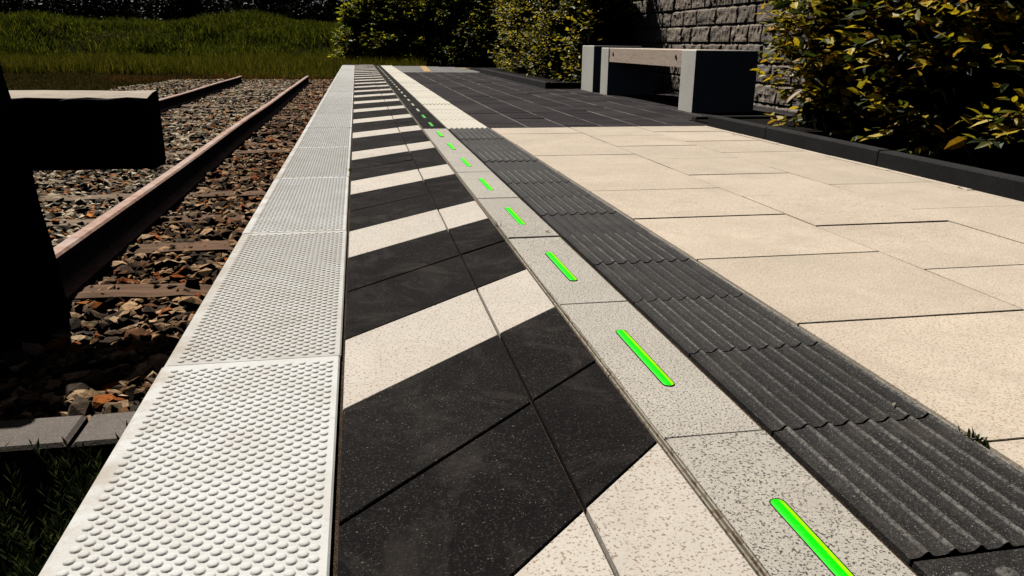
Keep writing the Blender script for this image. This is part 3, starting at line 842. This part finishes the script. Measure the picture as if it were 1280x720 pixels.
def hedge(name, label, a, c, depth, h, leafmat, leaf, density, zb=.05, seed=0, simple=False, ends=True, bulge=.10, twigdens=9, off=.0, clump=.5, batter=0.0, loose=0.0):
    """hedge whose visible face runs from a to c, body lies on the right of a->c"""
    r = np.random.default_rng(seed)
    a = np.array(a, float); c = np.array(c, float); Lh = np.linalg.norm(c - a); t = (c - a) / Lh; n = np.array([-t[1], t[0]])   # n points out of the face
    root = empty(name, (a[0], a[1], 0)); tag(root, label, 'hedge')
    inv = Matrix.Translation((-a[0], -a[1], 0))
    # inner hull, near-black to paint in the shade between the leaves
    b = MB(); nu, nv = max(6, int(Lh / .25)), max(5, int(h / .22))
    g = []
    for face in ('front', 'back', 'end0', 'end1', 'top'):
        if face in ('front', 'back'): A = [(u, w) for w in np.linspace(0, 1, nv) for u in np.linspace(0, 1, nu)]; m_u = nu; m_v = nv
        elif face == 'top': m_u, m_v = nu, 5; A = [(u, w) for w in np.linspace(0, 1, 5) for u in np.linspace(0, 1, nu)]
        else: m_u, m_v = 5, nv; A = [(u, w) for w in np.linspace(0, 1, nv) for u in np.linspace(0, 1, 5)]
        v = []
        ins = .17
        for u, w in A:
            if face == 'front': q = a + t * (ins + u * (Lh - 2 * ins)) - n * ins; z = zb + w * (h - .15)
            elif face == 'back': q = a + t * (ins + u * (Lh - 2 * ins)) - n * (depth - ins); z = zb + w * (h - .15)
            elif face == 'end0': q = a + t * ins - n * (ins + u * (depth - 2 * ins)); z = zb + w * (h - .15)
            elif face == 'end1': q = c - t * ins - n * (ins + u * (depth - 2 * ins)); z = zb + w * (h - .15)
            else: q = a + t * (ins + u * (Lh - 2 * ins)) - n * (ins + w * (depth - 2 * ins)); z = zb + h - .15
            v.append((q[0], q[1], z))
        f = [[j * m_u + i, j * m_u + i + 1, (j + 1) * m_u + i + 1, (j + 1) * m_u + i] for j in range(m_v - 1) for i in range(m_u - 1)]
        b.add(v, f)
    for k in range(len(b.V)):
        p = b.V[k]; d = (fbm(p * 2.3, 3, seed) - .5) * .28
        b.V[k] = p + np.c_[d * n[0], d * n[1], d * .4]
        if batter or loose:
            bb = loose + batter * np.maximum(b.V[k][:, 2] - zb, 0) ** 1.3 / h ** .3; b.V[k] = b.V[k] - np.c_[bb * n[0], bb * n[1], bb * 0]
    o = b.build('shade_hull', [M['hedge_core']], root); o.matrix_parent_inverse = inv
    # twigs on the front face, both ends and top
    P = []; D = []
    faces = [('f', Lh, h), ('t', Lh, depth)] + ([('0', depth, h), ('1', depth, h)] if ends else [])
    for kind, ww, hh in faces:
        N = int(ww * hh * twigdens)
        u = r.random(N); w = r.random(N)
        if kind == 'f': q = a[None] + t * (u * Lh)[:, None]; z = zb + w * h; out = np.repeat([[n[0], n[1], .15]], N, 0)
        elif kind == 't': q = a[None] + t * (u * Lh)[:, None] - n * (w * depth)[:, None]; z = np.full(N, zb + h); out = np.repeat([[0, 0, 1.]], N, 0)
        else:
            e = a if kind == '0' else c; sg = -1 if kind == '0' else 1
            q = e[None] - n * (u * depth)[:, None]; z = zb + w * h; out = np.repeat([[sg * t[0], sg * t[1], .15]], N, 0)
        pos = np.c_[q, z]
        bl = (fbm(pos * 1.3, 3, seed + 7) - .5) * 2 * bulge
        keep = fbm(pos * np.array([1.9, 1.9, 3.0]), 2, seed + 3) + r.normal(0, .04, N) > .375 - .1 * (1 - clump)
        pos = pos + out * (bl - .16)[:, None]
        if loose and kind == 'f':      # loose shrubbery: twigs all through its depth
            dd = r.random(N) ** 1.5 * (loose + .2); pos[:, 0] -= n[0] * dd; pos[:, 1] -= n[1] * dd
        if batter:
            bb = batter * np.maximum(pos[:, 2] - zb, 0) ** 1.3 / h ** .3; pos[:, 0] -= n[0] * bb; pos[:, 1] -= n[1] * bb
        pos, out = pos[keep], out[keep]
        P.append(pos); D.append(out)
    P = np.concatenate(P); D = np.concatenate(D); N = len(P)
    D = D + r.normal(0, .38, (N, 3)) + np.array([0, 0, .28]); D /= np.linalg.norm(D, axis=1, keepdims=True)
    TLn = r.uniform(.18, .42, N) * (leaf / .085) ** .5
    b = MB()
    step = 1 if N < 700 else N // 700
    for i in range(0, N, step):
        p0 = P[i] - D[i] * .1; p1 = P[i] + D[i] * TLn[i]; md = (p0 + p1) / 2 + np.array([0, 0, -.02])
        b.tube([p0, md, p1], [.0045, .0032, .0015], 4, cap=False)
    # upright stems
    for k in range(int(Lh / .35)):
        q = a + t * (.2 + k * .35 + r.uniform(-.1, .1)) - n * r.uniform(.3, .6)
        if np.linalg.norm(q - a) > Lh - .1: continue
        b.tube([(q[0], q[1], zb - .25), (q[0] + r.normal(0, .03), q[1] + r.normal(0, .03), zb + h * .4), (q[0] + r.normal(0, .06), q[1] + r.normal(0, .06), zb + h * .85)], [.017, .012, .006], 5)
    o = b.build('branches', [M['twig']], root); o.matrix_parent_inverse = inv
    # leaves alternate along each twig
    per = max(3, int(density)); k = np.arange(per)
    base = P[:, None] + D[:, None] * (TLn[:, None, None] * ((k + .6) / per)[None, :, None])
    side = np.cross(D, np.array([0, 0, 1.])); side /= np.maximum(1e-5, np.linalg.norm(side, axis=1, keepdims=True))
    sgn = np.where(k % 2 == 0, 1., -1.)
    dirs = D[:, None] * .75 + side[:, None] * (sgn[None, :, None] * .75) + r.normal(0, .28, (N, per, 3)) + np.array([0, 0, -.18])
    norm = np.array([0, 0, 1.])[None, None] + r.normal(0, .55, (N, per, 3)) + D[:, None] * .35
    base = base.reshape(-1, 3) + r.normal(0, .012, (N * per, 3)); dirs = dirs.reshape(-1, 3); norm = norm.reshape(-1, 3)
    L = leaf * np.exp(r.normal(0, .25, N * per)); W = L * r.uniform(.42, .60, N * per)
    ok = base[:, 2] > zb - .02
    V, F = leaf_mesh(base[ok], dirs[ok], norm[ok], L[ok], W[ok], simple)
    o = finish(bpy.data.meshes.new('foliage'), V, F, None, 'foliage', leafmat, root, False); o.matrix_parent_inverse = inv
    return root

hedge('hedge', 'yellowing broad-leaved hedge filling the right planting bed beside the beige paving', (3.02, -1.2), (3.0, 5.5), 1.05, 1.75, M['leaf_big'], .080, 10, seed=21, twigdens=112, bulge=.13, clump=.85)
hedge('hedge', 'yellow-green trimmed hedge left of the bench behind the low dark kerb', (3.22, 11.5), (3.30, 19.2), .85, 1.95, M['leaf_mid'], .075, 8, seed=33, simple=True, twigdens=85, bulge=.12, clump=.7)
hedge('hedge', 'tall dark green hedge closing off the far end of the platform', (9.5, 24.5), (-.75, 28.4), 1.6, 2.9, M['leaf_back'], .12, 8, zb=-.3, seed=45, simple=True, twigdens=200, bulge=.35, clump=.9, batter=.72, loose=.45)

def blades(x, y, z, h, w, r, lean=.25, seg2=True):
    N = len(x); a = r.uniform(0, 6.28, N); tx = r.normal(0, lean, N) * h; ty = r.normal(0, lean, N) * h
    c, s = np.cos(a) * w, np.sin(a) * w
    b0 = np.stack([x - c, y - s, z], -1); b1 = np.stack([x + c, y + s, z], -1)
    m0 = np.stack([x - c * .7 + tx * .3, y - s * .7 + ty * .3, z + h * .55], -1); m1 = np.stack([x + c * .7 + tx * .3, y + s * .7 + ty * .3, z + h * .55], -1)
    tp = np.stack([x + tx, y + ty, z + h * (1 - .2 * lean)], -1)
    V = np.stack([b0, b1, m1, m0, tp], 1).reshape(-1, 3)
    F = np.array([(0, 1, 2), (0, 2, 3), (3, 2, 4)])
    return V, (F[None] + 5 * np.arange(N)[:, None, None]).reshape(-1, 3)

def scatter(name, mat, label, cat, N, xr, yr, hfun, w, seed, keep, lean=.25):
    r = np.random.default_rng(seed)
    x = r.uniform(*xr, N); y = r.uniform(*yr, N); k = keep(x, y, r); x, y = x[k], y[k]
    z = terrain_z(x, y) - .03; h = hfun(x, y, r); ww = w * r.uniform(.6, 1.4, len(x))
    V, F = blades(x, y, z, h, ww, r, lean)
    o = finish(bpy.data.meshes.new(name), V, F, None, name, mat, None, False)
    return tag(o, label, cat, None, 'stuff')
inview = lambda x, y: (x > -.46 * y - 1.5) & (x < .02 * y + 2.5)
def notrack(x, y): return ~((x > bed_left(y) - .05) & (y < 21.3))
nz = lambda x, y, s, sd: fbm(np.stack([x * s, y * s], -1), 3, sd)
scatter('bank_grass', M['grass_bank'], 'long green grass covering the embankment behind the track', 'grass', 130000, (-24, 3), (29, 46),
        lambda x, y, r: (.10 + .85 * np.clip(nz(x, y, .55, 3) - .2, 0, 1)) * r.uniform(.6, 1.3, len(x)), .017, 61,
        lambda x, y, r: inview(x, y) & (nz(x, y, .45, 8) + r.normal(0, .12, len(x)) > .27), .35)
scatter('reed_grass', M['grass_reed'], 'tall yellowish reed grass at the foot of the embankment', 'grass', 60000, (-16, 2), (21.2, 33),
        lambda x, y, r: (.30 + .35 * nz(x, y, .6, 13)) * r.uniform(.6, 1.3, len(x)) * (.4 + .6 * sstep(22, 26, y)), .012, 62,
        lambda x, y, r: inview(x, y) & notrack(x, y) & (y > 25.0 + .4 * (x + 6) * 0 + 2.5 * (nz(x, y, .35, 5) - .5) - 4.5 * sstep(-5.0, -2.5, x)), .22)
scatter('meadow_grass', M['grass_dry'], 'short brownish meadow grass left of the ballast', 'grass', 60000, (-14, 0), (8, 27.5),
        lambda x, y, r: (.07 + .10 * nz(x, y, .8, 23)) * r.uniform(.6, 1.3, len(x)), .010, 63,
        lambda x, y, r: inview(x, y) & notrack(x, y), .4)
scatter('verge_plants', M['rust_plant'], 'reddish brown weeds along the end of the ballast', 'weeds', 5000, (-6, -.4), (18.5, 22.5),
        lambda x, y, r: (.08 + .16 * nz(x, y, 1.2, 33)) * r.uniform(.6, 1.3, len(x)), .010, 64,
        lambda x, y, r: inview(x, y) & (np.abs(y - 21.2) < 1.0) & notrack(x, y) | ((y > 20.4) & (x > -3.5)), .4)

# low dark evergreen ground cover in the bottom left corner
r = np.random.default_rng(71); N = 1300
x = r.uniform(-1.7, -.43, N); y = r.uniform(.2, 1.59, N)
zt = -.255 + .10 * nz(x, y, 3.2, 41) + .10 * (x < -.74) * sstep(1.2, 1.58, y)
P = []; Dn = []; Nn = []; LL = []
for i in range(N):
    d = np.array([r.normal(0, .28), r.normal(0, .28), 1.]); d /= np.linalg.norm(d); H = r.uniform(.08, .17)
    top = np.array([x[i], y[i], zt[i] + r.uniform(-.02, .06)])
    if x[i] > -.50: top[0] -= .03
    for k in range(20):
        u = k / 20; a = k * 2.4 + r.uniform(0, 1)
        P.append(top - d * H * (1 - u)); Dn.append(np.array([math.cos(a), math.sin(a), .9 + u]) * 1.0); Nn.append([-math.cos(a), -math.sin(a), 1]); LL.append(r.uniform(.016, .032))
LL = np.array(LL); V, F = leaf_mesh(np.array(P), np.array(Dn), np.array(Nn, float), LL, LL * .20, True)
V[:, 0] = np.minimum(V[:, 0], -.409)
o = finish(bpy.data.meshes.new('ground_cover'), V, F, None, 'ground_cover', M['low_leaf'], None, False)
tag(o, 'dark needle-leaved ground cover in the bottom left corner', 'ground cover', None, 'stuff')

# ------------------------------------------------------------------ trees on the embankment
def tree(x, y, h, seed, label, low):
    r = np.random.default_rng(seed); z0 = float(terrain_z(np.array([x]), np.array([y]))[0]) - .1
    root = empty('tree', (x, y, z0)); tag(root, label, 'tree', 'dark trees on top of the embankment')
    b = MB(); pts = [np.array([0, 0, 0.])]
    for k in range(6): pts.append(pts[-1] + np.array([r.normal(0, .12), r.normal(0, .12), h * .15]))
    rad = np.linspace(h * .024, h * .006, 7); b.tube(pts, rad, 8)
    tips = []
    for k in range(11):
        i = r.integers(1, 6); s = pts[i]; a = r.uniform(0, 6.28); L = h * r.uniform(.16, .30)
        e = s + np.array([math.cos(a) * L, math.sin(a) * L, L * r.uniform(-.05, .7)]); md = (s + e) / 2 + np.array([0, 0, .12 * L])
        b.tube([s, md, e], [rad[i] * .5, rad[i] * .3, .012], 5); tips += [md, e]
    o = b.build('trunk', [M['bark']], root)
    N = 3000; cl = []
    for k in range(26):
        if k < len(tips): c0 = tips[k]
        else: c0 = np.array([r.normal(0, h * .16), r.normal(0, h * .16), h * r.uniform(.25, .95)])
        cl.append(c0)
    for k in range(low): cl.append(np.array([r.normal(0, h * .22), r.normal(0, h * .14), r.uniform(.25, 1.5)]))
    cl = np.array(cl); idx = r.integers(0, len(cl), N)
    P = cl[idx] + r.normal(0, h * .055, (N, 3)); P[:, 2] = np.maximum(P[:, 2], .12)
    L = r.uniform(.16, .34, N)
    V, F = leaf_mesh(P, r.normal(0, 1, (N, 3)) + np.array([0, 0, -.3]), r.normal(0, .7, (N, 3)) + np.array([0, 0, 1]), L, L * .7, True)
    finish(bpy.data.meshes.new('crown'), V, F, None, 'crown', M['leaf_tree'], root, False)
tx = [(-23.5, 50), (-20.6, 53), (-18.2, 49), (-15.8, 54), (-13.6, 50), (-11.2, 53), (-9.2, 49.5), (-7.0, 52), (-5.2, 50), (-3.2, 53), (-1.2, 50), (1.2, 52), (-14.6, 60), (-10.0, 61), (-20.0, 62), (-5.0, 61)]
names = ['outermost tree at the left edge, behind the buffer stop post', 'second tree from the left edge on the embankment', 'third tree from the left edge on the embankment', 'fourth tree from the left edge on the embankment',
         'tree over the middle of the buffer stop beam', 'tree over the right end of the buffer stop beam', 'dark tree above the farther rail', 'dark tree over the gap between the rails', 'dark tree above the end of the farther rail',
         'dark tree above the end of the nearer rail', 'dark tree just left of the tall end hedge', 'dark tree half hidden behind the tall end hedge', 'tree in the rear row behind the beam middle', 'tree in the rear row above the beam end',
         'rear row tree farthest to the left', 'rear row tree farthest to the right']
for i, (x, y) in enumerate(tx): tree(x, y, random.uniform(7, 10), 200 + i, names[i], 34)
# undergrowth bushes between the trunks
bl = ['round dark bush at the far left under the trees', 'dark bush under the trees, left of the sky gaps', 'dark bush under the trees above the beam', 'dark bush under the trees behind the bank crest', 'dark bush under the trees left of the end hedge', 'dark bush under the trees against the end hedge']
for i, (x, y) in enumerate([(-21, 47.5), (-16.5, 47), (-9.8, 47.5), (-6.2, 47.2), (-3.6, 47.6), (-.6, 47)]):
    r = np.random.default_rng(300 + i); z0 = float(terrain_z(np.array([x]), np.array([y]))[0]) - .1
    root = empty('bush', (x, y, z0)); tag(root, bl[i], 'bush', 'dark bushes under the trees')
    b = MB()
    for k in range(7): b.tube([(r.normal(0, .1), r.normal(0, .1), 0), (r.normal(0, .5), r.normal(0, .3), .7), (r.normal(0, 1.), r.normal(0, .5), 1.3)], [.03, .02, .008], 5)
    b.build('stems', [M['bark']], root)
    N = 2600; P = np.c_[r.normal(0, 1.5, N), r.normal(0, .6, N), np.abs(r.normal(.5, .45, N)) + .05]; L = r.uniform(.10, .22, N)
    V, F = leaf_mesh(P, r.normal(0, 1, (N, 3)), r.normal(0, .7, (N, 3)) + np.array([0, 0, 1]), L, L * .7, True)
    finish(bpy.data.meshes.new('foliage'), V, F, None, 'foliage', M['leaf_tree'], root, False)

# ------------------------------------------------------------------ small things
def weed(x, y, z, h, n, seed, label, wide=.0022, mat='low_leaf'):
    r = np.random.default_rng(seed)
    V, F = blades(r.normal(0, .006, n), r.normal(0, .012, n), np.full(n, -.006), h * r.uniform(.5, 1.1, n), np.full(n, wide), r, .6) if n > 8 else blades(r.normal(0, .003, n), r.normal(0, .004, n), np.full(n, -.006), h * r.uniform(.5, 1.1, n), np.full(n, wide * 1.6), r, .6)
    o = finish(bpy.data.meshes.new('weed'), V, F, None, 'weed', M[mat], None, False); o.location = (x, y, z)
    tag(o, label, 'weed', 'weeds growing in the paving joints')
weed(.967, .985, 0, .022, 16, 1, 'tiny dark weed in the joint between the ribbed tiles and beige slabs', .003)
weed(.455, 2.62, 0, .045, 9, 2, 'wispy grass tuft beside the third floor lamp tile joint', .0012)
weed(-.058, 3.95, 0, .03, 8, 3, 'small green shoot in the joint beside the edge slabs', .002, 'grass_bank')
weed(-.44, 1.66, -.21, .04, 14, 4, 'small dark plant on the kerb block against the edge slab', .004)
b = MB(); b.tube([(0, 0, 0), (.03, -.012, .012), (.062, -.02, .018)], [.005, .006, .003], 6)
o = b.build('twig', [M['bench_concrete']]); o.location = (KX + .14, 3.02, .03); tag(o, 'pale broken twig lying on the soil behind the long kerb stone', 'twig')
# a few dropped leaves and crumbs on the paving
for i, (x, y, s, lab) in enumerate([(2.62, 5.25, .03, 'brown dropped leaf on the beige paving near the kerb corner'), (.60, 2.50, .022, 'dark dropped leaf on the granite tile by the third lamp'), (2.66, 3.07, .03, 'dark dropped leaf at the foot of the long kerb stone'), (.90, 1.10, .012, 'pale crumb on the ribbed tile near the bottom right')]):
    V, F = leaf_mesh(np.array([[0, 0, 0.]]), np.array([[1., .5, .15]]), np.array([[.1, .1, 1.]]), np.array([s]), np.array([s * .5]))
    o = finish(bpy.data.meshes.new('dropped_leaf'), V, F, None, 'dropped_leaf', M['twig'] if i < 3 else M['strip'], None, False); o.location = (x, y, .004 if i < 3 else .008); tag(o, lab, 'leaf')

# ------------------------------------------------------------------ sky, sun, camera
AZ, EL = math.radians(22), math.radians(48)     # sun direction: azimuth from +Y towards -X
sun_dir = Vector((-math.sin(AZ) * math.cos(EL), math.cos(AZ) * math.cos(EL), math.sin(EL)))
w = bpy.data.worlds.new('World'); scene.world = w; w.use_nodes = True
nt = w.node_tree; bg = nt.nodes['Background']
sky = nt.nodes.new('ShaderNodeTexSky'); sky.sky_type = 'NISHITA'; sky.sun_disc = False
sky.sun_elevation = EL; sky.sun_rotation = -AZ; sky.air_density = .035; sky.dust_density = .5; sky.ozone_density = 0.0
nt.links.new(sky.outputs[0], bg.inputs['Color']); bg.inputs['Strength'].default_value = .05
sl = bpy.data.lights.new('sun', 'SUN'); sl.energy = 5.0; sl.angle = math.radians(.5); sl.color = (1, .972, .925)
so = bpy.data.objects.new('sun', sl); COL.objects.link(so); so.rotation_euler = sun_dir.to_track_quat('Z', 'Y').to_euler(); so.location = (-5, 10, 12)

pitch, yaw, roll, F = .303957619, .191984950, .00999120877, 972.657
cy, sy, cp, sp = math.cos(yaw), math.sin(yaw), math.cos(pitch), math.sin(pitch)
f = Vector((sy * cp, cy * cp, -sp)); r0 = Vector((cy, -sy, 0)); u0 = r0.cross(f)
rr = math.cos(roll) * r0 + math.sin(roll) * u0; uu = -math.sin(roll) * r0 + math.cos(roll) * u0
cam = bpy.data.cameras.new('camera'); co = bpy.data.objects.new('camera', cam); COL.objects.link(co)
co.matrix_world = Matrix(((rr.x, uu.x, -f.x, 0), (rr.y, uu.y, -f.y, 0), (rr.z, uu.z, -f.z, .61), (0, 0, 0, 1)))
cam.sensor_width = 36; cam.lens = F / 1280 * 36; cam.clip_start = .02; cam.clip_end = 3000
scene.camera = co
cy_ = scene.cycles; cy_.max_bounces = 4; cy_.diffuse_bounces = 0; cy_.glossy_bounces = 0; cy_.transmission_bounces = 2
vs = scene.view_settings; vs.view_transform = 'Standard'; vs.look = 'None'; vs.exposure = 0.18; vs.gamma = 1.0
